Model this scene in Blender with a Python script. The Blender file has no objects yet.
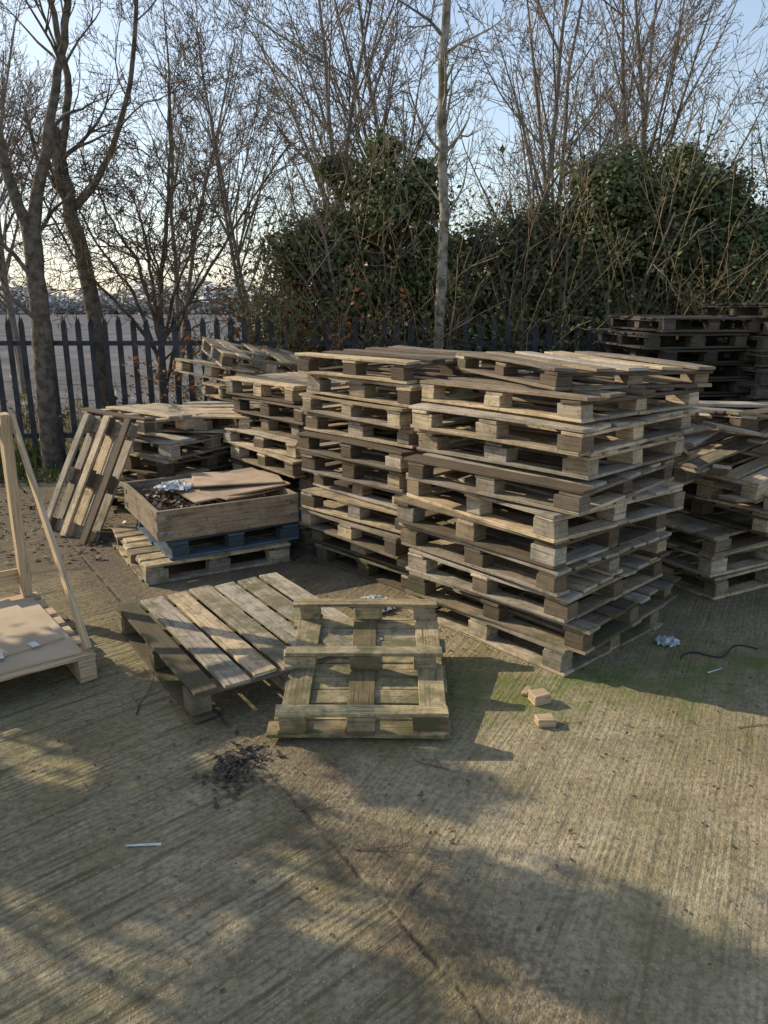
import bpy, math, random
import numpy as np
from mathutils import Vector, Matrix
R=math.radians
scene=bpy.context.scene

# ---------------------------------------------------------------- node helpers
def new_mat(name):
    m=bpy.data.materials.new(name); m.use_nodes=True
    nt=m.node_tree; nt.nodes.clear()
    out=nt.nodes.new('ShaderNodeOutputMaterial')
    b=nt.nodes.new('ShaderNodeBsdfPrincipled')
    nt.links.new(b.outputs[0],out.inputs[0])
    return m,nt,b,out
class N:
    def __init__(s,nt): s.nt=nt
    def n(s,t,**k):
        x=s.nt.nodes.new(t)
        for a,b in k.items(): setattr(x,a,b)
        return x
    def l(s,a,b): s.nt.links.new(a,b)
    def setv(s,sock,v):
        if isinstance(v,bpy.types.NodeSocket): s.l(v,sock)
        else: sock.default_value=v
    def math(s,op,a,b=0.0,c=None,clamp=False):
        x=s.n('ShaderNodeMath',operation=op); x.use_clamp=clamp
        s.setv(x.inputs[0],a); s.setv(x.inputs[1],b)
        if c is not None: s.setv(x.inputs[2],c)
        return x.outputs[0]
    def mix(s,f,a,b,blend='MIX'):
        x=s.n('ShaderNodeMix',data_type='RGBA',blend_type=blend)
        s.setv(x.inputs[0],f)
        for k,v in ((6,a),(7,b)):
            if isinstance(v,(tuple,list)): v=tuple(v)+((1,) if len(v)==3 else ())
            s.setv(x.inputs[k],v)
        return x.outputs[2]
    def noise(s,vec,scale,detail=4,rough=.55,dist=0):
        x=s.n('ShaderNodeTexNoise'); 
        if vec is not None: s.l(vec,x.inputs['Vector'])
        x.inputs['Scale'].default_value=scale; x.inputs['Detail'].default_value=detail
        x.inputs['Roughness'].default_value=rough; x.inputs['Distortion'].default_value=dist
        return x.outputs['Fac']
    def ramp(s,f,a,b):
        x=s.n('ShaderNodeMapRange'); x.clamp=True
        s.l(f,x.inputs[0]); x.inputs[1].default_value=a; x.inputs[2].default_value=b
        return x.outputs[0]
    def dot(s,vec,v):
        x=s.n('ShaderNodeVectorMath',operation='DOT_PRODUCT'); s.l(vec,x.inputs[0]); x.inputs[1].default_value=v
        return x.outputs['Value']
    def comb(s,a,b,c=0.0):
        x=s.n('ShaderNodeCombineXYZ')
        s.setv(x.inputs[0],a); s.setv(x.inputs[1],b); s.setv(x.inputs[2],c); return x.outputs[0]
    def bump(s,h,st,dist,normal=None):
        x=s.n('ShaderNodeBump'); s.l(h,x.inputs['Height']); x.inputs['Strength'].default_value=st
        x.inputs['Distance'].default_value=dist
        if normal is not None: s.l(normal,x.inputs['Normal'])
        return x.outputs[0]

# ---------------------------------------------------------------- materials
def wood_material(name,cl,cg,cd,moss=.6,fresh=False,mlo=.68):
    m,nt,b,out=new_mat(name); h=N(nt)
    uv=h.n('ShaderNodeUVMap').outputs[0]
    at=h.n('ShaderNodeAttribute'); at.attribute_name='tone'
    sep=h.n('ShaderNodeSeparateColor'); h.l(at.outputs['Color'],sep.inputs[0])
    t,g,ms=sep.outputs[0],sep.outputs[1],sep.outputs[2]
    mp=h.n('ShaderNodeMapping'); h.l(uv,mp.inputs[0]); mp.inputs['Scale'].default_value=(1.2,28,1)
    grain=h.noise(mp.outputs[0],3.0,6,.65,.6)
    mp2=h.n('ShaderNodeMapping'); h.l(uv,mp2.inputs[0]); mp2.inputs['Scale'].default_value=(1.5,60,1)
    crack=h.noise(mp2.outputs[0],2.2,3,.6,.3)
    pos=h.n('ShaderNodeNewGeometry').outputs['Position']
    blot=h.noise(pos,6,4,.6); fine=h.noise(pos,45,4,.7)
    col=h.mix(h.ramp(g,.15,.85),cl,cg)
    col=h.mix(h.ramp(t,.35,1.0),col,cd)
    col=h.mix(h.math('MULTIPLY',h.ramp(grain,.38,.68),.66),col,h.mix(.7,col,(.06,.044,.032)),)
    k=h.ramp(crack,.60,.68)
    col=h.mix(h.math('MULTIPLY',k,.8),col,(.028,.021,.015))
    col=h.mix(h.math('MULTIPLY',h.ramp(blot,.46,.68),.68 if not fresh else .12),col,h.mix(.62,col,(.055,.044,.034)))
    if not fresh: col=h.mix(h.math('MULTIPLY',h.ramp(fine,.54,.70),.62),col,(.06,.048,.036))
    if moss>0:
        z=h.dot(pos,(0,0,1))
        mn=h.noise(pos,9,5,.65)
        low=h.math('SUBTRACT',1.0,h.ramp(z,0.0,.7))
        mk=h.math('ADD',h.math('MULTIPLY',low,.19),h.math('MULTIPLY',ms,.13))
        mk=h.math('ADD',mk,mn)
        col=h.mix(h.math('MULTIPLY',h.ramp(mk,mlo,mlo+.16),moss),col,(.095,.10,.035))
    h.l(col,b.inputs['Base Color']); b.inputs['Roughness'].default_value=.88
    b.inputs['Specular IOR Level'].default_value=.2
    hh=h.math('SUBTRACT',grain,h.math('MULTIPLY',k,1.2))
    h.l(h.bump(hh,.55,.004),b.inputs['Normal'])
    return m
M_WOOD=wood_material('weathered_pallet_wood',(.72,.545,.34),(.52,.45,.36),(.15,.108,.072),.6)
M_SHADEDWOOD=wood_material('shaded_pallet_wood',(.14,.11,.08),(.12,.105,.09),(.045,.037,.028))  # shade on the back right stacks, put into the wood colour
M_FRESH=wood_material('fresh_timber',(.68,.49,.30),(.58,.43,.28),(.40,.28,.17),moss=0,fresh=True)
M_MOSSY=wood_material('mossy_pallet_wood',(.66,.50,.26),(.52,.42,.26),(.20,.145,.08),moss=.65,mlo=.66)
M_BLUE=wood_material('faded_blue_pallet_wood',(.10,.18,.28),(.13,.20,.27),(.06,.09,.13),moss=.2)
M_COLLAR=wood_material('collar_wood',(.46,.33,.21),(.42,.34,.25),(.20,.14,.09),moss=.2)

def simple(name,c,rough=.8,c2=None,scale=8,bump=0,metal=0,ramp=(.4,.6),spec=.5):
    m,nt,b,out=new_mat(name); h=N(nt)
    pos=h.n('ShaderNodeNewGeometry').outputs['Position']
    nz=h.noise(pos,scale,5,.6)
    h.l(h.mix(h.ramp(nz,*ramp),c,c2 or tuple(x*.6 for x in c)),b.inputs['Base Color'])
    b.inputs['Roughness'].default_value=rough; b.inputs['Metallic'].default_value=metal
    b.inputs['Specular IOR Level'].default_value=spec
    if bump: h.l(h.bump(nz,.6,bump),b.inputs['Normal'])
    return m
M_METAL=simple('galvanised_hinge',(.35,.35,.35),.5,(.2,.14,.1),20,metal=.7)
M_FENCE=simple('fence_steel',(.075,.076,.08),.6,(.04,.04,.042),5,spec=.2)
M_CARD=simple('cardboard',(.54,.41,.28),.9,(.45,.335,.22),3)
M_PLY=simple('weathered_plywood',(.50,.36,.24),.85,(.33,.235,.16),3.5)
M_LABEL=simple('paper_label',(.75,.75,.73),.6,(.6,.6,.6),30)
M_PLASTIC=simple('plastic_film',(.60,.62,.63),.35,(.35,.37,.37),25)
M_BARK=simple('bark',(.20,.165,.13),.9,(.09,.075,.055),14,bump=.01,spec=.1)
M_BIRCH=simple('pale_bark',(.36,.32,.26),.85,(.15,.125,.09),9,bump=.006,ramp=(.42,.58),spec=.1)
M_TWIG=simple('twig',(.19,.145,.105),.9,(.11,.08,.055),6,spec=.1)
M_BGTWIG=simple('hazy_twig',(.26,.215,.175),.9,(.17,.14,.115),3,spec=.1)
M_BRAMBLE=simple('bramble_stem',(.36,.27,.16),.85,(.20,.145,.09),4,spec=.1)
M_DEBRIS=simple('wet_debris',(.045,.035,.026),.7,(.085,.062,.04),30,bump=.01)
M_CABLE=simple('cable',(.02,.02,.02),.6)

def leaf_mat(name,a,bc,c,trans=0):
    m,nt,b,out=new_mat(name); h=N(nt)
    geo=h.n('ShaderNodeNewGeometry')
    rnd=geo.outputs['Random Per Island']; pos=geo.outputs['Position']
    nz=h.noise(pos,1.3,3,.6)
    col=h.mix(rnd,a,bc); col=h.mix(h.math('MULTIPLY',h.ramp(nz,.45,.65),.8),col,c)
    h.l(col,b.inputs['Base Color']); b.inputs['Roughness'].default_value=.5
    b.inputs['Specular IOR Level'].default_value=.35
    if trans:
        tr=h.n('ShaderNodeBsdfTranslucent'); h.l(col,tr.inputs[0])
        mx=h.n('ShaderNodeMixShader'); mx.inputs[0].default_value=trans
        h.l(b.outputs[0],mx.inputs[1]); h.l(tr.outputs[0],mx.inputs[2]); h.l(mx.outputs[0],out.inputs[0])
    return m
M_IVY=leaf_mat('ivy_leaves',(.085,.11,.04),(.18,.19,.07),(.11,.11,.05),.22)
M_BRAMLEAF=leaf_mat('bramble_leaves',(.12,.15,.045),(.19,.18,.065),(.13,.11,.05),.3)
M_REDLEAF=leaf_mat('red_leaves',(.42,.12,.05),(.28,.12,.055),(.20,.11,.05),.3)
M_DEAD=leaf_mat('dead_leaves',(.10,.065,.04),(.18,.125,.08),(.06,.045,.03))
M_GRASS=leaf_mat('grass_blades',(.07,.11,.025),(.13,.14,.05),(.05,.07,.02),.3)

def concrete():
    m,nt,b,out=new_mat('tamped_concrete'); h=N(nt)
    pos=h.n('ShaderNodeNewGeometry').outputs['Position']
    j=(.55,-.835,0); nn=(.835,.55,0); J0=(-.54,2.74)
    s=h.math('SUBTRACT',h.dot(pos,nn),J0[0]*nn[0]+J0[1]*nn[1])
    u=h.math('SUBTRACT',h.dot(pos,j),J0[0]*j[0]+J0[1]*j[1])
    wob=h.noise(pos,1.3,2,.5)
    wob2=h.noise(pos,22,4,.65)
    side=h.math('GREATER_THAN',s,0.0)
    up=h.math('ADD',u,h.math('MULTIPLY',s,.16))
    up=h.math('ADD',up,h.math('MULTIPLY',h.math('MULTIPLY',side,s),.40))
    up=h.math('ADD',up,h.math('MULTIPLY',wob,.03))
    # drawn strokes of the tamping beam: long across the slab, narrow along it
    str1=h.noise(h.comb(h.math('MULTIPLY',up,46.0),h.math('MULTIPLY',s,3.2),0.0),1.0,4,.6)
    str2=h.noise(h.comb(h.math('MULTIPLY',up,24.0),h.math('MULTIPLY',s,1.7),7.0),1.0,3,.55)
    ph=h.math('ADD',up,h.math('MULTIPLY',wob2,.010)); ph=h.math('ADD',ph,h.math('MULTIPLY',str2,.03))
    sn=h.math('SINE',h.math('MULTIPLY',ph,2*math.pi/.026))
    amp=h.ramp(h.noise(pos,5,5,.7),.36,.66)
    soft=h.math('SUBTRACT',1.0,h.math('MULTIPLY',side,.5))
    ridge=h.math('MULTIPLY',h.math('MULTIPLY',sn,amp),soft)
    st_=h.math('MULTIPLY',h.math('SUBTRACT',h.math('ADD',str1,str2),1.0),soft)
    grit=h.noise(pos,120,3,.7); grit2=h.noise(pos,40,4,.7)
    big=h.noise(pos,.9,5,.6); med=h.noise(pos,4.5,6,.65); 
    st=h.n('ShaderNodeTexVoronoi'); h.l(pos,st.inputs['Vector']); st.inputs['Scale'].default_value=75
    stones=h.math('SUBTRACT',1.0,h.ramp(st.outputs['Distance'],.12,.34))
    scol=h.n('ShaderNodeSeparateColor'); h.l(st.outputs['Color'],scol.inputs[0])
    smask=h.math('MULTIPLY',stones,h.ramp(scol.outputs[0],.72,.8))
    col=h.mix(h.ramp(med,.35,.68),(.56,.455,.295),(.33,.262,.165))
    col=h.mix(h.ramp(big,.40,.62),col,h.mix(.6,col,(.34,.255,.125)))
    col=h.mix(h.math('MULTIPLY',h.ramp(st_,.0,-.28),.78),col,(.085,.064,.038))
    col=h.mix(h.math('MULTIPLY',h.ramp(ridge,.0,-.9),.5),col,(.09,.07,.043))
    col=h.mix(h.math('MULTIPLY',h.ramp(grit2,.42,.66),.62),col,(.115,.09,.056))
    col=h.mix(h.math('MULTIPLY',smask,.65),col,(.62,.56,.46))
    y=h.dot(pos,(0,1,0)); x=h.dot(pos,(1,0,0))
    mo=h.noise(pos,1.7,6,.68)
    near=h.math('SUBTRACT',1.0,h.ramp(h.math('ABSOLUTE',h.math('SUBTRACT',h.math('SUBTRACT',y,3.15),h.math('MULTIPLY',x,.15))),.0,.8))
    mk=h.math('ADD',mo,h.math('MULTIPLY',near,.12))
    jn=h.math('SUBTRACT',1.0,h.ramp(h.math('ABSOLUTE',s),0.0,.5))
    mk=h.math('ADD',mk,h.math('MULTIPLY',jn,.08))
    col=h.mix(h.math('MULTIPLY',h.ramp(mk,.46,.68),.7),col,h.mix(.35,(.165,.15,.05),col))
    gx=h.math('MULTIPLY',h.ramp(x,-.5,.2),h.ramp(near,.3,.9))
    gm=h.ramp(h.math('ADD',h.noise(pos,5.5,6,.7),h.math('MULTIPLY',gx,.22)),.62,.82)
    gm=h.math('MULTIPLY',gm,h.ramp(gx,0,.35))
    col=h.mix(h.math('MULTIPLY',gm,.8),col,(.13,.17,.035))
    sw=h.math('ADD',s,h.math('MULTIPLY',h.math('SUBTRACT',med,.5),.42))
    dirt=h.math('SUBTRACT',1.0,h.ramp(h.math('ABSOLUTE',h.math('SUBTRACT',sw,.07)),.07,.26))
    dirt=h.math('MULTIPLY',dirt,h.ramp(grit2,.25,.6))
    col=h.mix(h.math('MULTIPLY',dirt,.72),col,(.12,.082,.055))
    # dirt stains
    stn=h.ramp(h.noise(pos,2.6,5,.7),.56,.70)
    col=h.mix(h.math('MULTIPLY',stn,.45),col,(.12,.09,.058))
    groove=h.math('SUBTRACT',1.0,h.ramp(h.math('ABSOLUTE',h.math('ADD',s,h.math('MULTIPLY',h.math('SUBTRACT',wob2,.5),.03))),.002,.014))
    groove=h.math('MULTIPLY',groove,h.ramp(med,.42,.58))
    col=h.mix(h.math('MULTIPLY',groove,.6),col,(.04,.03,.022))
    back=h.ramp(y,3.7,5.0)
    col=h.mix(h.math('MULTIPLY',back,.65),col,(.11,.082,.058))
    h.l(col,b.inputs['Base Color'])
    h.l(h.math('SUBTRACT',.92,h.math('MULTIPLY',dirt,.2)),b.inputs['Roughness'])
    b.inputs['Specular IOR Level'].default_value=.2
    hh=h.math('ADD',h.math('MULTIPLY',ridge,.28),h.math('MULTIPLY',grit,.9))
    hh=h.math('ADD',hh,h.math('MULTIPLY',st_,2.2))
    hh=h.math('ADD',hh,h.math('MULTIPLY',grit2,1.6)); hh=h.math('ADD',hh,h.math('MULTIPLY',smask,.5))
    hh=h.math('ADD',hh,h.math('MULTIPLY',med,2.0))
    hh=h.math('SUBTRACT',hh,h.math('MULTIPLY',groove,2.0))
    h.l(h.bump(hh,.9,.006),b.inputs['Normal'])
    return m
M_CONC=concrete()
def earth():
    m,nt,b,out=new_mat('field_and_earth'); h=N(nt)
    pos=h.n('ShaderNodeNewGeometry').outputs['Position']
    a=h.noise(pos,3,6,.65); f=h.noise(pos,.35,6,.7)
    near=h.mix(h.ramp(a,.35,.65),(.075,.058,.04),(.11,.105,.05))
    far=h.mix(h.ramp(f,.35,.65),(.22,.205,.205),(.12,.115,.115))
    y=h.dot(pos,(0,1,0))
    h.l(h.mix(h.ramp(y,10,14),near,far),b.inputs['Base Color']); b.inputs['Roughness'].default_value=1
    b.inputs['Specular IOR Level'].default_value=0
    h.l(h.bump(a,.8,.05),b.inputs['Normal'])
    return m
M_EARTH=earth()
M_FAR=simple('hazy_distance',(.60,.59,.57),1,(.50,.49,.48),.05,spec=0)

# ---------------------------------------------------------------- mesh builder
class MB:
    def __init__(s): s.v=[];s.f=[];s.uv=[];s.c=[]
    def box(s,M,c,sz,rng,tone=None,warp=.002,wedge=0):
        ax=max(range(3),key=lambda i:sz[i]); o=[i for i in range(3) if i!=ax]
        nseg=4 if sz[ax]>.5 else 1
        bend=[rng.uniform(-warp,warp)*2.2 for _ in range(2)]
        tw=rng.uniform(-warp,warp)
        us=rng.uniform(0,50); vs=rng.uniform(0,50)
        tone=tone or (rng.random(),rng.random(),rng.random())
        rings=[]
        for k in range(nseg+1):
            t=-1+2*k/nseg; ring=[]
            for (p,q) in ((-1,-1),(1,-1),(1,1),(-1,1)):
                L=[0,0,0]
                L[ax]=t*sz[ax]/2+ (rng.uniform(-.004,.004) if k in(0,nseg) and warp>0 else 0)
                L[o[0]]=p*sz[o[0]]/2+bend[0]*(1-t*t)+rng.uniform(-warp,warp)*.5
                L[o[1]]=q*sz[o[1]]/2+bend[1]*(1-t*t)+tw*t*p
                ring.append(len(s.v)); s.v.append(tuple(M@Vector((c[0]+L[0],c[1]+L[1],c[2]+L[2]))))
            rings.append(ring)
        w0,w1=sz[o[0]],sz[o[1]]; per=[w0,w1,w0,w1]
        def add(f,uv): s.f.append(f); s.uv.extend(uv); s.c.extend([tone]*len(f))
        flip = (ax==1)
        for k in range(nseg):
            u0=us+k/nseg*sz[ax]; u1=us+(k+1)/nseg*sz[ax]; vv=vs
            for i in range(4):
                a,b2=rings[k][i],rings[k][(i+1)%4]; c2,d=rings[k+1][(i+1)%4],rings[k+1][i]
                f=(a,b2,c2,d); uv=[(u0,vv),(u0,vv+per[i]),(u1,vv+per[i]),(u1,vv)]
                if flip: f=f[::-1]; uv=uv[::-1]
                add(f,uv); vv+=per[i]
        e0=tuple(rings[0][::-1]); e1=tuple(rings[-1])
        if flip: e0=e0[::-1]; e1=e1[::-1]
        uvq=[(us,vs),(us+.02,vs),(us+.02,vs+w1),(us,vs+w1)]
        add(e0,uvq); add(e1,uvq)
    def build(s,name,mat,bevel=.0025,parent=None):
        me=bpy.data.meshes.new(name); me.from_pydata(s.v,[],s.f)
        uvl=me.uv_layers.new(name='UVMap'); uvl.data.foreach_set('uv',np.array(s.uv,dtype=np.float32).ravel())
        ca=me.color_attributes.new('tone','FLOAT_COLOR','CORNER')
        arr=np.ones((len(s.c),4),dtype=np.float32); arr[:,:3]=np.array(s.c); ca.data.foreach_set('color',arr.ravel())
        me.materials.append(mat)
        ob=bpy.data.objects.new(name,me); scene.collection.objects.link(ob)
        if bevel:
            md=ob.modifiers.new('bevel','BEVEL'); md.width=bevel; md.segments=1; md.limit_method='ANGLE'; md.angle_limit=R(50)
        if parent: ob.parent=parent
        return ob
def empty(name):
    e=bpy.data.objects.new(name,None); e.empty_display_size=.2; scene.collection.objects.link(e); return e

def tone(rng,bias=0):
    return (min(1,max(0,rng.gauss(.46+bias,.34))),rng.random(),rng.random())
def pallet(mb,M,L,W,rng,nd=None,kind=0,miss=.07,bias=0,H=.13,rw=.096,warp=.004):
    tb=.018; th=.019; bh=H-3*tb
    pb=bias+rng.uniform(-.3,.35)
    T=lambda b=0: tone(rng,pb+b)
    xs=(-L/2+.07,0,L/2-.07); ys=(-W/2+rw/2+.002,0,W/2-rw/2-.002)
    for y in ys: mb.box(M,(rng.uniform(-.01,.01),y,tb/2),(L+rng.uniform(-.03,.015),rw,tb),rng,T(.05),warp=.002)
    if kind==1:
        for x in (-L/2+.05,L/2-.05):
            for a,b in ((ys[0],ys[1]),(ys[1],ys[2])):
                mb.box(M,(x,(a+b)/2,tb/2),(rw,(b-a)-rw-.004,tb-.002),rng,T(.05))
    for x in xs:
        for y in ys:
            s=1 if x<0 else (-1 if x>0 else 0)
            bx=rng.choice((.135,.11,.145,.10))
            mb.box(M,(x+rng.uniform(-.012,.012)+s*.008,y+rng.uniform(-.005,.005),tb+bh/2),(bx,rw-.004,bh-.001),rng,T(.25),warp=.001)
    for x in xs:
        mb.box(M,(x+rng.uniform(-.01,.01),0,tb+bh+tb/2),(.115,W+rng.uniform(-.02,.005),tb-.001),rng,T(.05),warp=.0015)
    nd=nd or rng.choice((5,6,7,7,8))
    bw=min(.125,(W-.02*nd)/nd) if nd<9 else (W/nd-.006)
    for i in range(nd):
        if 0<i<nd-1 and rng.random()<miss: continue
        y=-W/2+bw/2+(W-bw)*i/(nd-1)
        w=bw*(rng.uniform(.9,1.05) if nd<9 else .98)
        l=L; cx=rng.uniform(-.012,.012)
        if 0<i<nd-1 and rng.random()<miss*.7: l=L*.52; cx=rng.choice((-1,1))*L*.24
        mb.box(M,(cx,y,tb+bh+tb+th/2),(l+rng.uniform(-.04,.03),w,th-.002),rng,T(),warp=warp if miss>0 else .002)

def stack(cx,cy,ang,n,L,W,seed,mat=M_WOOD,jit=.025,bias=0,name='pallet_stack',z0=0.0,H=.13):
    rng=random.Random(seed); mb=MB(); z=z0
    drift=[0,0]
    for i in range(n):
        j=jit*(1+ i/n*.8)
        drift[0]+=rng.uniform(-j,j)*.3; drift[1]+=rng.uniform(-j,j)*.3
        hh=H+rng.uniform(-.010,.010)
        M=Matrix.Translation((cx+drift[0]+rng.uniform(-j,j),cy+drift[1]+rng.uniform(-j,j),z))@Matrix.Rotation(R(ang)+rng.gauss(0,jit*1.0),4,'Z')@Matrix.Rotation(rng.uniform(-.012,.012),4,'X')@Matrix.Rotation(rng.uniform(-.012,.012),4,'Y')
        pallet(mb,M,L*rng.uniform(.94,1.06),W*rng.uniform(.93,1.05),rng,kind=rng.choice((0,1,1)),bias=bias,H=hh)
        z+=hh+.007
    return mb.build(name,mat)

A=133.0
stack(.84,4.07,A,9,1.08,.98,11,jit=.040,H=.1265)
def loose(M,L,W,seed,mat=M_WOOD,name='pallet',**k):
    mb=MB(); pallet(mb,M,L,W,random.Random(seed),**k); return mb.build(name,mat)
def TR(x,y,z,rz=0,rx=0,ry=0): return Matrix.Translation((x,y,z))@Matrix.Rotation(R(rz),4,'Z')@Matrix.Rotation(R(rx),4,'X')@Matrix.Rotation(R(ry),4,'Y')
loose(TR(.93,4.18,1.208,A-4,.5,.3),1.10,1.0,301,kind=1,H=.115)
loose(TR(1.07,4.38,1.330,A-22,1.0,-.8),1.10,.96,302,kind=1,H=.105)
stack(.18,5.10,A+1,11,1.0,.98,21,jit=.045,H=.123)
stack(-.52,6.10,A-3,9,1.0,1.0,31,jit=.05,H=.125)
stack(.98,5.75,A,10,1.1,1.0,22,bias=.1,H=.123)
stack(.35,6.75,A,9,1.1,1.0,23,bias=.1,H=.123)
# B
stack(-1.82,6.68,A+12,5,1.1,1.0,41,jit=.06,bias=.08)
loose(TR(-1.98,6.6,.71,A+3,2,1),1.1,.8,411)
loose(TR(-1.40,6.62,.72,A+30,-2,2),1.0,.8,412)
# C
stack(-1.25,7.65,A-8,7,1.0,.95,51,jit=.05,bias=.1)
loose(TR(-1.35,7.55,1.0,A+5,7,-3),1.1,.9,511,bias=.1)
loose(TR(-1.22,7.5,1.15,A-20,10,-5),1.1,.9,512,bias=.1)
# G – right
stack(2.30,5.05,30,5,1.2,1.0,61,jit=.08,bias=-.1)
loose(TR(2.30,5.0,.71,38,3,-5),1.25,1.0,611,bias=-.1)
loose(TR(2.50,5.15,.88,18,-5,6),1.2,1.0,612,bias=-.1)
mb=MB(); rng=random.Random(66)
for (x,y,z,rz,ry,l) in [(2.2,4.75,1.03,22,-5,1.3),(2.3,4.95,1.06,35,6,1.2),(2.55,5.1,1.08,15,3,1.3),(2.1,4.85,.97,50,-4,1.0),(1.85,4.75,.84,62,14,.9),(2.45,4.75,1.1,5,-8,1.1),(2.0,4.55,.72,70,20,.8),(2.35,4.6,.95,28,12,1.2),(2.6,4.85,1.02,40,-10,1.0),(2.55,4.55,.80,10,-16,1.0),(2.2,4.42,.62,45,10,.9)]:
    mb.box(TR(x,y,z,rz,5,ry),(0,0,0),(l,.1,.02),rng,tone(rng,-.3))
mb.build('loose_boards',M_WOOD)
stack(3.5,5.5,32,7,1.2,1.0,62,jit=.06)
stack(2.72,7.4,12,12,.95,1.0,71,mat=M_SHADEDWOOD,jit=.035,H=.127)
stack(3.75,7.25,10,13,1.1,1.0,72,mat=M_SHADEDWOOD,jit=.035,H=.127)
stack(4.9,7.4,12,12,1.1,1.0,73,mat=M_SHADEDWOOD,jit=.03)
# unseen stacks added left of frame to cast shade on the yard
stack(-3.9,2.5,A,9,1.1,1.0,81)
stack(-5.6,3.0,A,9,1.1,1.0,83)

# lying pallet
loose(TR(-.735,3.70,0.0,-56.4,0,-.6),1.22,.98,101,M_WOOD,nd=7,miss=0,bias=.12,H=.14)
# upside-down tilted pallet resting on it
mb=MB(); rng=random.Random(7)
M=TR(-.090,3.23,.146,-.5,8.5,0)@Matrix.Rotation(math.pi,4,'X')@Matrix.Translation((0,0,-.065))
pallet(mb,M,.73,.92,rng,nd=9,miss=0,bias=-.2,rw=.062,H=.125)
mb.build('pallet',M_MOSSY)
# leaning pallet (left)
ex=Vector((-.48,.40,0)).normalized(); ez=Vector((.22,.42,.86)).normalized(); ny=ex.cross(ez).normalized(); ez=ny.cross(ex).normalized()
Mr=Matrix((ez,ex,ny)).transposed().to_4x4()
mid=Vector((-2.47,5.62,0))+ez*.5
mb=MB(); pallet(mb,Matrix.Translation(mid)@Mr,1.0,.66,random.Random(5),nd=5,miss=0,bias=-.1,rw=.08,H=.10)
mb.build('pallet',M_WOOD)

# collar crate on two pallets
cr=empty('pallet_collar_crate'); CA=30
mb=MB(); pallet(mb,TR(-1.33,5.25,0,CA),1.0,1.0,random.Random(55),nd=7,miss=0,bias=.05,kind=1); mb.build('lower_pallet',M_WOOD,parent=cr)
mb=MB(); pallet(mb,TR(-1.22,5.32,.133,CA+1),.92,.92,random.Random(56),nd=7,miss=0,kind=1); mb.build('blue_pallet',M_BLUE,parent=cr)
mb=MB(); rng=random.Random(57); Mc=TR(-1.25,5.31,.268,CA)
cl,cw,ch,ct=.97,.94,.20,.022
mb.box(Mc,(0,-cw/2,ch/2),(cl,ct,ch),rng,(.2,.3,.2)); mb.box(Mc,(0,cw/2,ch/2),(cl,ct,ch),rng,(.3,.5,.2))
mb.box(Mc,(-cl/2+ct/2,0,ch/2),(ct,cw-ct-.002,ch-.003),rng,(.65,.8,.2)); mb.box(Mc,(cl/2-ct/2,0,ch/2),(ct,cw-ct-.002,ch-.003),rng,(.4,.5,.2))
mb.box(Mc,(0,0,.01),(cl-.06,cw-.06,.012),rng,(.6,.5,.2))
mb.build('collar_boards',M_COLLAR,parent=cr)
mb=MB()
for sx in(-1,1):
    for sy in(-1,1):
        for zz in (.05,.15):
            mb.box(Mc,(sx*(cl/2-.05),sy*(cw/2+ct/2+.002),zz),(.09,.004,.035),rng,warp=0)
            mb.box(Mc,(sx*(cl/2+.003),sy*(cw/2-.05),zz),(.004,.09,.035),rng,warp=0)
mb.build('corner_hinges',M_METAL,bevel=0,parent=cr)
mb=MB()
mb.box(TR(-1.14,5.38,.478,CA+6,1,-2),(0,0,0),(.72,.62,.012),rng,warp=.004)
mb.box(TR(-1.08,5.49,.496,CA-14,-2,1),(0,0,0),(.62,.5,.010),rng,warp=.004)
mb.box(TR(-1.01,5.27,.462,CA+25,2,3),(0,0,0),(.55,.3,.010),rng,warp=.004)
mb.build('plywood_offcuts',M_PLY,bevel=0,parent=cr)

# ---------------------------------------------------------------- scatter helpers
def leaves(name,centers,normals,size,mat,seed,parent=None,elong=1.4):
    rs=np.random.RandomState(seed); n=len(centers)
    sz=size*rs.uniform(.6,1.35,(n,1))
    nr=normals+rs.normal(0,.6,(n,3)); nr/=np.linalg.norm(nr,axis=1,keepdims=True)+1e-9
    t=rs.normal(0,1,(n,3)); t-=nr*np.sum(t*nr,1,keepdims=True); t/=np.linalg.norm(t,axis=1,keepdims=True)+1e-9
    b=np.cross(nr,t)
    v=np.stack([centers-t*sz*elong*.5, centers+b*sz*.45+nr*sz*.12, centers+t*sz*elong*.55, centers-b*sz*.45+nr*sz*.12],1).reshape(-1,3)
    me=bpy.data.meshes.new(name); me.vertices.add(4*n); me.vertices.foreach_set('co',v.astype(np.float32).ravel())
    me.loops.add(4*n); me.loops.foreach_set('vertex_index',np.arange(4*n,dtype=np.int32))
    me.polygons.add(n); me.polygons.foreach_set('loop_start',np.arange(0,4*n,4,dtype=np.int32))
    me.update(calc_edges=True); me.materials.append(mat)
    ob=bpy.data.objects.new(name,me); scene.collection.objects.link(ob)
    if parent: ob.parent=parent
    return ob

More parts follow.
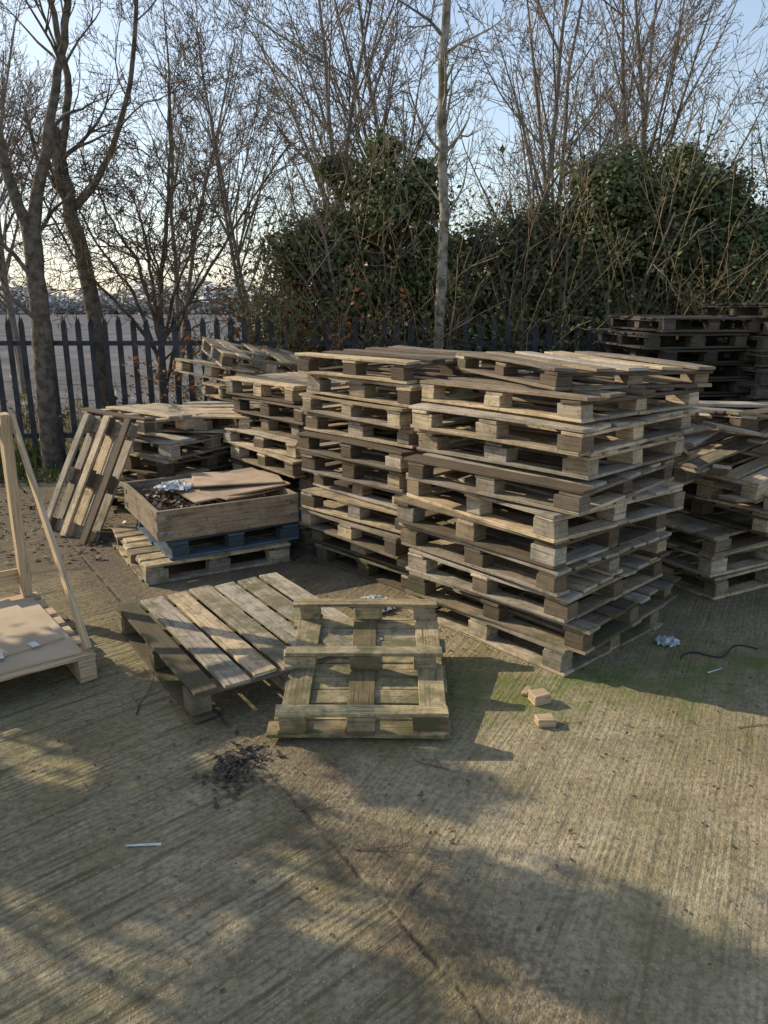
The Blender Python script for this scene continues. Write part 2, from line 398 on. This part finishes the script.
class Tubes:
    def __init__(s): s.v=[];s.f=[]
    def add(s,pts,rad,sides):
        base=len(s.v); n=len(pts)
        for i,p in enumerate(pts):
            d=(pts[min(i+1,n-1)]-pts[max(i-1,0)])
            if d.length<1e-9: d=Vector((0,0,1))
            d.normalize()
            a=d.cross(Vector((.31,.87,.12))).normalized(); b=d.cross(a)
            for k in range(sides):
                t=2*math.pi*k/sides
                s.v.append(p+(a*math.cos(t)+b*math.sin(t))*rad[i])
        for i in range(n-1):
            for k in range(sides):
                k2=(k+1)%sides
                s.f.append((base+i*sides+k,base+i*sides+k2,base+(i+1)*sides+k2,base+(i+1)*sides+k))
    def build(s,name,mat,smooth=True,parent=None):
        me=bpy.data.meshes.new(name); me.from_pydata([tuple(v) for v in s.v],[],s.f); me.materials.append(mat)
        if smooth: me.polygons.foreach_set('use_smooth',[True]*len(me.polygons))
        ob=bpy.data.objects.new(name,me); scene.collection.objects.link(ob)
        if parent: ob.parent=parent
        return ob
def perp(d,ang,az):
    a=d.cross(Vector((.2,.5,.84)));  a=a.normalized() if a.length>1e-6 else Vector((1,0,0))
    b=d.cross(a).normalized()
    return (d*math.cos(ang)+(a*math.cos(az)+b*math.sin(az))*math.sin(ang)).normalized()
def grow(T,p,d,L,r,lvl,rng,nch,up=.08,wig=.16,ratio=.55,spread=(25,60),rmin=.0035):
    n=max(3,min(8,int(L/.16))); st=L/n
    pts=[p.copy()]; rad=[r]; dirs=[d.copy()]
    for i in range(n):
        d=(d+Vector((rng.gauss(0,wig),rng.gauss(0,wig),rng.gauss(0,wig)+up))).normalized()
        p=p+d*st; pts.append(p.copy()); rad.append(max(rmin*.7,r*(1-.8*(i+1)/n))); dirs.append(d.copy())
    T.add(pts,rad,6 if r>.05 else (4 if r>.015 else 3))
    if lvl>=len(nch): return
    for c in range(nch[lvl]):
        t=rng.uniform(.22,1.0)*n; i=min(n-1,int(t)); q=pts[i].lerp(pts[i+1],t-i)
        cd=perp(dirs[i],R(rng.uniform(*spread)),rng.uniform(0,6.283))
        grow(T,q,cd,L*ratio*rng.uniform(.6,1.15)*(1.15-.5*t/n),max(rmin,rad[i]*rng.uniform(.45,.65)),lvl+1,rng,nch,up,wig,ratio,spread,rmin)
def path_tree(name,stems,seed,nch,mat=M_BARK,first=.35,clen=1.4,sides=10,**kw):
    rng=random.Random(seed); T=Tubes()
    for pts,r0,r1,nc in stems:
        P=[Vector(p) for p in pts]; fine=[]
        m=len(P)-1; K=6
        for i in range(m):
            p0=P[max(i-1,0)];p1=P[i];p2=P[i+1];p3=P[min(i+2,m)]
            for k in range(K):
                t=k/K
                fine.append(.5*((2*p1)+(p2-p0)*t+(2*p0-5*p1+4*p2-p3)*t*t+(3*p1-p0-3*p2+p3)*t**3)+Vector((rng.gauss(0,.008),rng.gauss(0,.008),0)))
        fine.append(P[-1]); n=len(fine)-1
        rad=[(r0+(r1-r0)*(i/n)**.8)*(1+.35*math.exp(-i*1.2) if fine[0].z<.2 else 1)*(1+rng.uniform(-.05,.05)) for i in range(n+1)]
        T.add(fine,rad,sides)
        for c in range(nc):
            t=rng.uniform(first,1.0)*n; i=min(n-1,int(t)); d=(fine[i+1]-fine[i]).normalized()
            grow(T,fine[i].lerp(fine[i+1],t-i),perp(d,R(rng.uniform(35,65)),rng.uniform(0,6.28)),clen*rng.uniform(.6,1.2)*(1.2-.5*t/n),max(.008,rad[i]*rng.uniform(.3,.5)),0,rng,nch,**kw)
    return T.build(name,mat)

path_tree('bare_tree',[
  ([(-3.50,8,-.1),(-3.50,8,.9),(-3.47,8,1.7),(-3.46,8,2.45)],.105,.085,3),
  ([(-3.47,8,2.35),(-3.62,7.95,3.0),(-3.72,7.9,3.9),(-4.0,7.8,5.2),(-4.1,7.7,6.6)],.062,.02,12),
  ([(-3.46,8,2.35),(-3.30,8.05,3.0),(-3.12,8.1,3.7),(-2.9,8.1,4.6),(-2.8,8.0,6.4)],.07,.02,14)],1,[6,5,3],clen=1.6)
path_tree('bare_tree',[
  ([(-3.12,8.9,-.1),(-3.2,8.9,.8),(-3.27,8.9,1.9),(-3.42,8.9,2.9),(-3.5,8.9,3.5)],.10,.07,4),
  ([(-3.45,8.9,3.2),(-3.3,8.9,4.0),(-3.45,8.9,5.2),(-3.5,8.9,6.5)],.05,.015,9),
  ([(-3.35,8.9,2.7),(-2.95,8.9,3.2),(-2.6,8.9,4.1),(-2.4,8.8,5.6)],.045,.015,10)],2,[6,5,3],clen=1.5)
# multi-branched small tree with a wide low crown
st=[([(-2.62,9.1,-.1),(-2.6,9.1,.6),(-2.58,9.1,1.3),(-2.5,9.15,2.2),(-2.35,9.1,3.0),(-2.3,9.1,4.0)],.06,.012,20)]
rg=random.Random(33)
for i in range(7):
    a=i*.9+rg.uniform(-.2,.2); s=rg.uniform(.9,1.5); h0=rg.uniform(.5,1.4)
    st.append(([(-2.6,9.1,h0),(-2.6+math.cos(a)*s*.35,9.1+math.sin(a)*.2,h0+rg.uniform(.5,.9)),(-2.6+math.cos(a)*s*.8,9.1+math.sin(a)*.45,h0+rg.uniform(1.1,1.6)),(-2.6+math.cos(a)*s*1.25,9.1+math.sin(a)*.6,h0+rg.uniform(1.3,2.3))],.028,.008,12))
path_tree('bare_shrub_tree',st,3,[6,4,2],mat=M_TWIG,clen=1.1,first=.25,up=.0,spread=(30,75),rmin=.0045,sides=6)
path_tree('birch_tree',[([(.60,8.3,-.1),(.58,8.3,1.5),(.61,8.3,2.6),(.56,8.3,3.6),(.60,8.3,4.8),(.6,8.3,7.5)],.066,.034,22)],4,[4,4,2],mat=M_BIRCH,first=.32,clen=1.0,up=.03)

def bg_tree(seed,h,r):
    rng=random.Random(seed); T=Tubes(); p=Vector((0,0,-.1)); d=Vector((rng.uniform(-.08,.08),0,1)).normalized()
    for s in range(rng.choice((1,2))):
        a=rng.uniform(0,6.28)
        grow(T,p+Vector((math.cos(a)*.1,math.sin(a)*.1,0)),(d+Vector((math.cos(a)*.12,math.sin(a)*.12,0))).normalized(),h*rng.uniform(.85,1),r,0,rng,[16,8,6,2],up=.07,wig=.06,ratio=.43,spread=(25,55),rmin=.005)
    return T
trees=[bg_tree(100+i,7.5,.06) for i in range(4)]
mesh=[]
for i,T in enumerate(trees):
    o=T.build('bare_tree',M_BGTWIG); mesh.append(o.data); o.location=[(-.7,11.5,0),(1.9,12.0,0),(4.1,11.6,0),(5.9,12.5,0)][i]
rg=random.Random(9)
for (x,y,s) in [(.7,13.2,1.0),(-2.2,14,.85),(3.0,13.8,1.05),(7.4,13,1.0),(-7,15,1.0),(9,12,1.1),(4.8,15,1.1),(-4.6,17,1.0),(-9.5,18,1.1)]:
    o=bpy.data.objects.new('bare_tree',mesh[rg.randrange(4)]); scene.collection.objects.link(o)
    o.location=(x,y,0); o.scale=(s,s,s); o.rotation_euler=(0,0,rg.uniform(0,6.28))
# trees out of frame on the sunny side (throw broken shade over the yard)
for (x,y,s) in [(-7.2,3.6,.75),(-5.6,1.6,.7)]:
    o=bpy.data.objects.new('bare_tree',mesh[rg.randrange(4)]); scene.collection.objects.link(o)
    o.location=(x,y,0); o.scale=(s,s,s); o.rotation_euler=(0,0,rg.uniform(0,6.28))

# ---------------------------------------------------------------- ivy masses
def ivy_mass(name,cx,cy,rx,ry,ztop,seed,nclump,per,size=.045,zb=.3,rc=(.14,.40)):
    rs=np.random.RandomState(seed); C=[];Nn=[]
    par=empty(name); T=Tubes(); rng=random.Random(seed)
    for i in range(nclump):
        a=rs.uniform(0,2*np.pi); rr=np.sqrt(rs.uniform(0,1)); 
        z=rs.uniform(zb,1)*ztop*(1-.34*rr**2)
        c=np.array([cx+rx*rr*np.cos(a),cy+ry*rr*np.sin(a),z-.25])
        r=rs.uniform(*rc)
        dv=rs.normal(0,1,(per,3)); dv/=np.linalg.norm(dv,axis=1,keepdims=True)
        rad=r*(1-rs.uniform(0,1,(per,1))**1.5*.6)*(1+.45*np.sin(dv[:,:1]*7+i)*np.sin(dv[:,1:2]*6)*np.cos(dv[:,2:]*5))
        rad*=np.where(rs.rand(per,1)<.28,1.0+.9*rs.rand(per,1),1)
        C.append(c+dv*rad*np.array([1.15,1.1,.9])); Nn.append(dv+np.array([0,0,.5]))
        if i%3==0:
            cc=Vector(c); grow(T,Vector((cx+(c[0]-cx)*.3,cy+(c[1]-cy)*.3,0)),(cc-Vector((cx,cy,0))).normalized(),(cc-Vector((cx,cy,0))).length*1.35,.03,0,rng,[9,5],up=.02,wig=.09,ratio=.42,rmin=.004)
    leaves('leaves',np.vstack(C),np.vstack(Nn),size,M_IVY,seed,par)
    T.build('stems',M_BGTWIG,parent=par)
ivy_mass('ivy_covered_tree',-.15,9.9,1.25,.8,3.85,1,92,900)
ivy_mass('ivy_covered_tree',1.85,10.1,1.25,.8,3.3,2,76,900)
ivy_mass('ivy_covered_tree',3.3,10.0,1.5,.8,3.95,3,125,900)
ivy_mass('ivy_covered_tree',5.9,10.8,1.2,.9,2.8,4,50,850)
ivy_mass('ivy_covered_tree',8.0,10.8,1.6,.9,2.9,5,36,700)
# unseen bush added on the left to throw patchy shade on the foreground
ivy_mass('shade_bush',-4.5,3.75,.6,1.15,3.4,6,30,330,.07,zb=.2,rc=(.13,.30))
def thicket(name,x0,x1,y0,y1,zt,n,nl,seed,mat=M_BRAMBLE,lmat=M_BRAMLEAF):
    rng=random.Random(seed); T=Tubes(); C=[]
    for i in range(n):
        x=rng.uniform(x0,x1); y=rng.uniform(y0,y1); p=Vector((x,y,-.05)); h=zt*rng.uniform(.5,1.25)
        d=Vector((rng.gauss(0,.35),rng.gauss(-.1,.2),1)).normalized(); pts=[p.copy()]; k=9
        drop=rng.uniform(0,.22)
        for j in range(k):
            d=(d+Vector((rng.gauss(0,.1),rng.gauss(0,.1),-drop*j/k*1.3))).normalized(); p=p+d*h/k*1.1; pts.append(p.copy())
            if j>1:
                for _ in range(nl): C.append(p+Vector((rng.gauss(0,.09),rng.gauss(0,.09),rng.gauss(0,.07))))
        T.add(pts,[.006*(1-.6*j/k) for j in range(k+1)],3)
        for _ in range(3):
            j=rng.randrange(2,k); grow(T,pts[j],perp((pts[j]-pts[j-1]).normalized(),R(40),rng.uniform(0,6.28)),.35,.004,0,rng,[1],rmin=.003)
    par=empty(name); T.build('stems',mat,parent=par)
    C=np.array([tuple(c) for c in C]); leaves('leaves',C,np.tile([0,0,1.],(len(C),1)),.042,lmat,seed,par)
thicket('bramble_thicket',-1.5,7.0,8.6,9.2,1.75,380,8,1)
thicket('bramble_thicket',-.9,4.8,8.6,9.6,2.9,190,2,2)
thicket('red_leaved_shrub',-1.30,-.75,8.35,8.75,1.85,40,10,3,lmat=M_REDLEAF)
thicket('bramble_thicket',-6,-1.6,8.75,9.4,.75,120,3,4)

# ---------------------------------------------------------------- palisade fence
def fence():
    V=[];F=[]
    def pale(x,y,h,w=.062):
        b=len(V)
        prof=[(-w/2,0),(-w/2,h-.10),(-w/4,h-.02),(-w/4+.006,h-.055),(0,h+.02),(w/4-.006,h-.055),(w/4,h-.02),(w/2,h-.10),(w/2,0)]
        for dy in (0,.003):
            for px,pz in prof: V.append((x+px,y+dy+(abs(px)<.01)*-.014,pz))
        m=len(prof)
        F.append(tuple(b+i for i in range(m-1,-1,-1))); F.append(tuple(b+m+i for i in range(m)))
        for i in range(m): j=(i+1)%m; F.append((b+i,b+j,b+m+j,b+m+i))
    def bx(x0,x1,y0,y1,z0,z1):
        b=len(V)
        for z in(z0,z1):
            V.extend([(x0,y0,z),(x1,y0,z),(x1,y1,z),(x0,y1,z)])
        F.extend([(b+3,b+2,b+1,b),(b+4,b+5,b+6,b+7),(b,b+1,b+5,b+4),(b+1,b+2,b+6,b+5),(b+2,b+3,b+7,b+6),(b+3,b,b+4,b+7)])
    rg=random.Random(4); x=-12.0
    while x<7: pale(x+rg.uniform(-.006,.006),8.42,1.60+rg.uniform(-.012,.012)); x+=.148
    bx(-12,7,8.43,8.47,1.28,1.33); bx(-12,7,8.43,8.47,.28,.33)
    for i in range(8): bx(-11.5+i*2.6,-11.4+i*2.6,8.48,8.56,-.2,1.5)
    me=bpy.data.meshes.new('palisade_fence'); me.from_pydata(V,[],F); me.materials.append(M_FENCE)
    o=bpy.data.objects.new('palisade_fence',me); scene.collection.objects.link(o)
fence()

# ---------------------------------------------------------------- ground
def sheet(name,x0,x1,y0,y1,z,mat):
    me=bpy.data.meshes.new(name); me.from_pydata([(x0,y0,z),(x1,y0,z),(x1,y1,z),(x0,y1,z)],[],[(0,1,2,3)]); me.materials.append(mat)
    o=bpy.data.objects.new(name,me); scene.collection.objects.link(o); return o
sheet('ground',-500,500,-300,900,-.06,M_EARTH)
me=bpy.data.meshes.new('concrete_yard')
me.from_pydata([(-14,-14,0),(14,-14,0),(14,8.25,0),(-14,8.25,0),(-14,-14,-.1),(14,-14,-.1),(14,8.25,-.1),(-14,8.25,-.1)],[],[(0,1,2,3),(4,5,1,0),(5,6,2,1),(6,7,3,2),(7,4,0,3)])
me.materials.append(M_CONC); o=bpy.data.objects.new('concrete_yard',me); scene.collection.objects.link(o)
# distant tree line
rs=np.random.RandomState(3); n=30000
xx=rs.uniform(-140,90,n); hh=3.6+1.0*np.sin(xx*.05)+.8*np.sin(xx*.21+1)+.6*np.sin(xx*.9)
C=np.stack([xx,110+rs.uniform(-4,4,n),rs.uniform(0,1,n)**1.1*hh*1.3],1)
leaves('distant_trees',C,np.tile([-.3,0,1.5],(n,1)),.6,M_FAR,5)

# ---------------------------------------------------------------- grass, litter, debris
def blades(name,spots,n,seed,mat):
    rs=np.random.RandomState(seed); V=[];F=[]
    for (x,y,r,h) in spots:
        for i in range(n):
            a=rs.uniform(0,6.28); q=r*math.sqrt(rs.rand()); px=x+q*math.cos(a); py=y+q*math.sin(a); hh=h*rs.uniform(.4,1.1)
            lx,ly=rs.normal(0,.35*hh,2); w=.004+rs.rand()*.005; b=len(V); t=rs.uniform(0,6.28); cx,cy=math.cos(t)*w,math.sin(t)*w
            V+= [(px-cx,py-cy,-.02),(px+cx,py+cy,-.02),(px+cx*.7+lx*.4,py+cy*.7+ly*.4,hh*.6),(px-cx*.7+lx*.4,py-cy*.7+ly*.4,hh*.6),(px+lx,py+ly,hh)]
            F+= [(b,b+1,b+2,b+3),(b+3,b+2,b+4)]
    me=bpy.data.meshes.new(name); me.from_pydata(V,[],F); me.materials.append(mat)
    o=bpy.data.objects.new(name,me); scene.collection.objects.link(o)
rg=random.Random(17)
blades('grass',[(rg.uniform(-6,-2.2),rg.uniform(7.5,8.5),.3,rg.uniform(.12,.35)) for _ in range(34)]+[(rg.uniform(-2,4),rg.uniform(8.0,8.6),.3,.2) for _ in range(20)],110,2,M_GRASS)
n=5200
xx=rs.uniform(-6,4,n); yy=rs.uniform(5.0,8.4,n)
C=np.stack([xx,yy,rs.uniform(.005,.02,n)],1)
n2=1500; C2=np.stack([rs.uniform(-2.2,2.8,n2),1.6+rs.rand(n2)**.7*3.9,rs.uniform(.003,.008,n2)],1)
leaves('leaf_litter',C,np.tile([0,0,2.5],(n,1)),.03,M_DEAD,8)
leaves('leaf_crumbs',C2,np.tile([0,0,2.5],(n2,1)),.012,M_DEAD,18)
n=700; a=R(CA); u=rs.uniform(-.42,.05,n); v=rs.uniform(-.42,.3,n)
C=np.stack([-1.25+u*math.cos(a)-v*math.sin(a),5.31+u*math.sin(a)+v*math.cos(a),.37+.09*rs.rand(n)],1)
leaves('leaf_rubbish',C,np.tile([0,0,1.5],(n,1)),.035,M_DEAD,9,cr)

def crumple(name,x,y,z,r,mat,seed,h=.5):
    rs=np.random.RandomState(seed); V=[];F=[]; nx=14
    for i in range(nx+1):
        for k in range(nx+1):
            u,v=i/nx*2-1,k/nx*2-1; q=max(0,1-(u*u+v*v)*.6)
            V.append((x+u*r*(.8+.4*rs.rand()),y+v*r*(.7+.3*rs.rand()),z+.004+r*h*q*rs.rand()))
    for i in range(nx):
        for k in range(nx):
            u,v=(i+.5)/nx*2-1,(k+.5)/nx*2-1
            if u*u+v*v<.9+rs.uniform(-.3,.1): a=i*(nx+1)+k; F.append((a,a+nx+1,a+nx+2,a+1))
    me=bpy.data.meshes.new(name); me.from_pydata(V,[],F); me.materials.append(mat)
    o=bpy.data.objects.new(name,me); scene.collection.objects.link(o); return o
crumple('plastic_film',-.06,4.22,.0,.14,M_PLASTIC,1,.5)
crumple('plastic_film',1.50,3.74,.0,.08,M_PLASTIC,2,.4)
crumple('plastic_film',-1.47,5.25,.47,.16,M_PLASTIC,3,.4)
rs=np.random.RandomState(12); n=150
C=np.stack([rs.normal(-.565,.05,n),rs.normal(2.63,.085,n),rs.uniform(.003,.012,n)],1)
leaves('bark_debris',C,np.tile([0,0,1.9],(n,1)),.024,M_DEBRIS,3)
for (x,y,rz,s) in [(.70,3.12,20,(.085,.07,.05)),(.69,2.93,5,(.08,.06,.035)),(.66,3.2,60,(.07,.03,.02))]:
    mb=MB(); mb.box(TR(x,y,s[2]/2+.001,rz),(0,0,0),s,random.Random(int(x*99)),(.6,.1,.1),warp=.004); mb.build('wood_block',M_FRESH,bevel=.004)
rng=random.Random(77); 
for (x,y,a,l) in [(-1.08,3.0,100,.34),(.08,1.95,75,.16),(-.1,2.15,10,.2),(.25,2.6,160,.12),(1.5,2.9,15,.3),(-.3,2.35,30,.12)]:
    T=Tubes(); grow(T,Vector((x,y,.008)),Vector((math.cos(R(a)),math.sin(R(a)),0)),l,.0045,0,rng,[3],up=0,wig=.14,rmin=.002)
    for i,v in enumerate(T.v): v.z=max(.002,abs(v.z-.008)*.5+.003)
    T.build('twig',M_TWIG)
T=Tubes(); T.add([Vector((1.50+.04*k,3.55+.05*math.sin(k*.9)+.012*k,.006)) for k in range(12)],[.004]*12,5); T.build('cable',M_CABLE)
mb=MB(); mb.box(TR(-.80,2.17,.005,4),(0,0,0),(.11,.008,.003),rng,(0,.5,0),warp=.001); mb.build('wood_splinter',M_LABEL,bevel=0)
mb=MB(); mb.box(TR(1.62,3.42,.005,28),(0,0,0),(.10,.006,.003),rng,(0,.5,0),warp=.001); mb.build('wood_splinter',M_LABEL,bevel=0)

# ---------------------------------------------------------------- timber crate frame at left
cf=empty('open_timber_crate'); rng=random.Random(91)
a=Vector((-.66,.84,0)).normalized(); bvec=Vector((-.84,-.66,0)).normalized()
ca=math.degrees(math.atan2(.84,-.66))
L,W=1.02,1.1
front=Vector((-1.37,3.34,0)); cen=front+a*L/2+bvec*W/2
Mf=TR(cen.x,cen.y,0,ca)
mb=MB()
for y in(-W/2+.04,0,W/2-.04): 
    mb.box(Mf,(0,y,.011),(L,.08,.02),rng,(.2,.3,.3))
    for x in(-L/2+.05,0,L/2-.05): mb.box(Mf,(x,y,.058),(.1,.078,.072),rng,(.25,.3,.3))
    mb.box(Mf,(0,y,.106),(L,.08,.022),rng,(.2,.3,.3))
for x in [-L/2+.05+i*(L-.1)/6 for i in range(7)]: mb.box(Mf,(x,0,.128),(.1,W,.02),rng,(.15,.3,.3))
yr=-W/2 if (Mf@Vector((0,-W/2,0))).x>(Mf@Vector((0,W/2,0))).x else W/2; s=1 if yr<0 else -1
px=L/2-.04
def beam(p,q,w,t,tn):
    p=Mf@Vector(p); q=Mf@Vector(q); d=(q-p); l=d.length; d.normalize()
    side=d.cross(bvec).normalized(); n2=side.cross(d)
    MM=Matrix((d,side,n2)).transposed().to_4x4(); MM.translation=(p+q)/2
    mb.box(MM,(0,0,0),(l,w,t),rng,tn)
beam((px,yr+s*.06,.14),(px,yr+s*.06,1.17),.075,.05,(.1,.2,.2))
beam((px,yr+s*1.04,.14),(px,yr+s*1.04,1.17),.075,.045,(.1,.2,.2))
beam((px-.02,yr+s*.022,1.15),(-L/2+.03,yr+s*.022,.15),.06,.022,(.05,.1,.2))
for zz in (.25,1.1): beam((px+.035,yr+s*.02,zz),(px+.035,yr+s*1.06,zz),.09,.022,(.2,.2,.2))
mb.build('timber_frame',M_FRESH,parent=cf)
mb=MB()
mb.box(Mf,(-.04,yr+s*.50,.146),(.88,.90,.012),rng,warp=.003); mb.box(Mf@Matrix.Rotation(R(7),4,'Z'),(.0,yr+s*.52,.160),(.70,.8,.010),rng,warp=.003)
mb.build('cardboard_sheets',M_CARD,bevel=0,parent=cf)
mb=MB()
for (x,y,r_) in [(-.30,.22,10),(-.34,.38,-5),(-.28,.52,80)]:
    mb.box(Mf@TR(x,yr+s*y,.1685,r_),(0,0,0),(.06,.035,.002),rng,warp=0)
mb.build('labels',M_LABEL,bevel=0,parent=cf)

# ---------------------------------------------------------------- light, sky, camera
SD=Vector((-.92,.39,0)).normalized(); EL=28
az=math.atan2(SD.x,SD.y)
d=Vector((SD.x*math.cos(R(EL)),SD.y*math.cos(R(EL)),math.sin(R(EL))))
w=bpy.data.worlds.new('World'); scene.world=w; w.use_nodes=True; nt=w.node_tree; nt.nodes.clear(); h=N(nt)
sky=nt.nodes.new('ShaderNodeTexSky'); sky.sky_type='NISHITA'; sky.sun_disc=False
sky.sun_elevation=R(EL); sky.sun_rotation=az%(2*math.pi); sky.air_density=1.0; sky.dust_density=1.0; sky.ozone_density=1.0
# thin winter haze: whitens the low sky and the side of the sky around the sun
vec=nt.nodes.new('ShaderNodeTexCoord').outputs['Generated']
zc=h.math('MAXIMUM',h.dot(vec,(0,0,1)),0.0)
low=h.math('POWER',h.math('SUBTRACT',1.0,zc),2.5)
sun=h.math('POWER',h.math('MAXIMUM',h.dot(vec,tuple(d)),0.0),4.0)
f=h.math('ADD',h.math('MULTIPLY',low,.42),h.math('MULTIPLY',sun,.75),clamp=True)
col=h.mix(f,h.mix(1.0,sky.outputs[0],(1.5,1.5,1.48),'MULTIPLY'),(6.0,6.05,6.1))
bg=nt.nodes.new('ShaderNodeBackground'); bg.inputs[1].default_value=.145; nt.links.new(col,bg.inputs[0])
ow=nt.nodes.new('ShaderNodeOutputWorld'); nt.links.new(bg.outputs[0],ow.inputs[0])
sl=bpy.data.lights.new('sun','SUN'); sl.energy=5.0; sl.angle=R(.5); sl.color=(1,.90,.70)
so=bpy.data.objects.new('sun',sl); scene.collection.objects.link(so)
so.rotation_euler=d.to_track_quat('Z','Y').to_euler(); so.location=(-8,4,6)
cam=bpy.data.cameras.new('camera'); cam.sensor_fit='VERTICAL'; cam.sensor_height=24; cam.lens=18.02; cam.clip_end=2000
co=bpy.data.objects.new('camera',cam); scene.collection.objects.link(co); co.location=(0,0,1.75); co.rotation_euler=(R(90-15.4),0,0)
scene.camera=co
scene.view_settings.view_transform='Standard'; scene.view_settings.look='None'; scene.view_settings.exposure=0
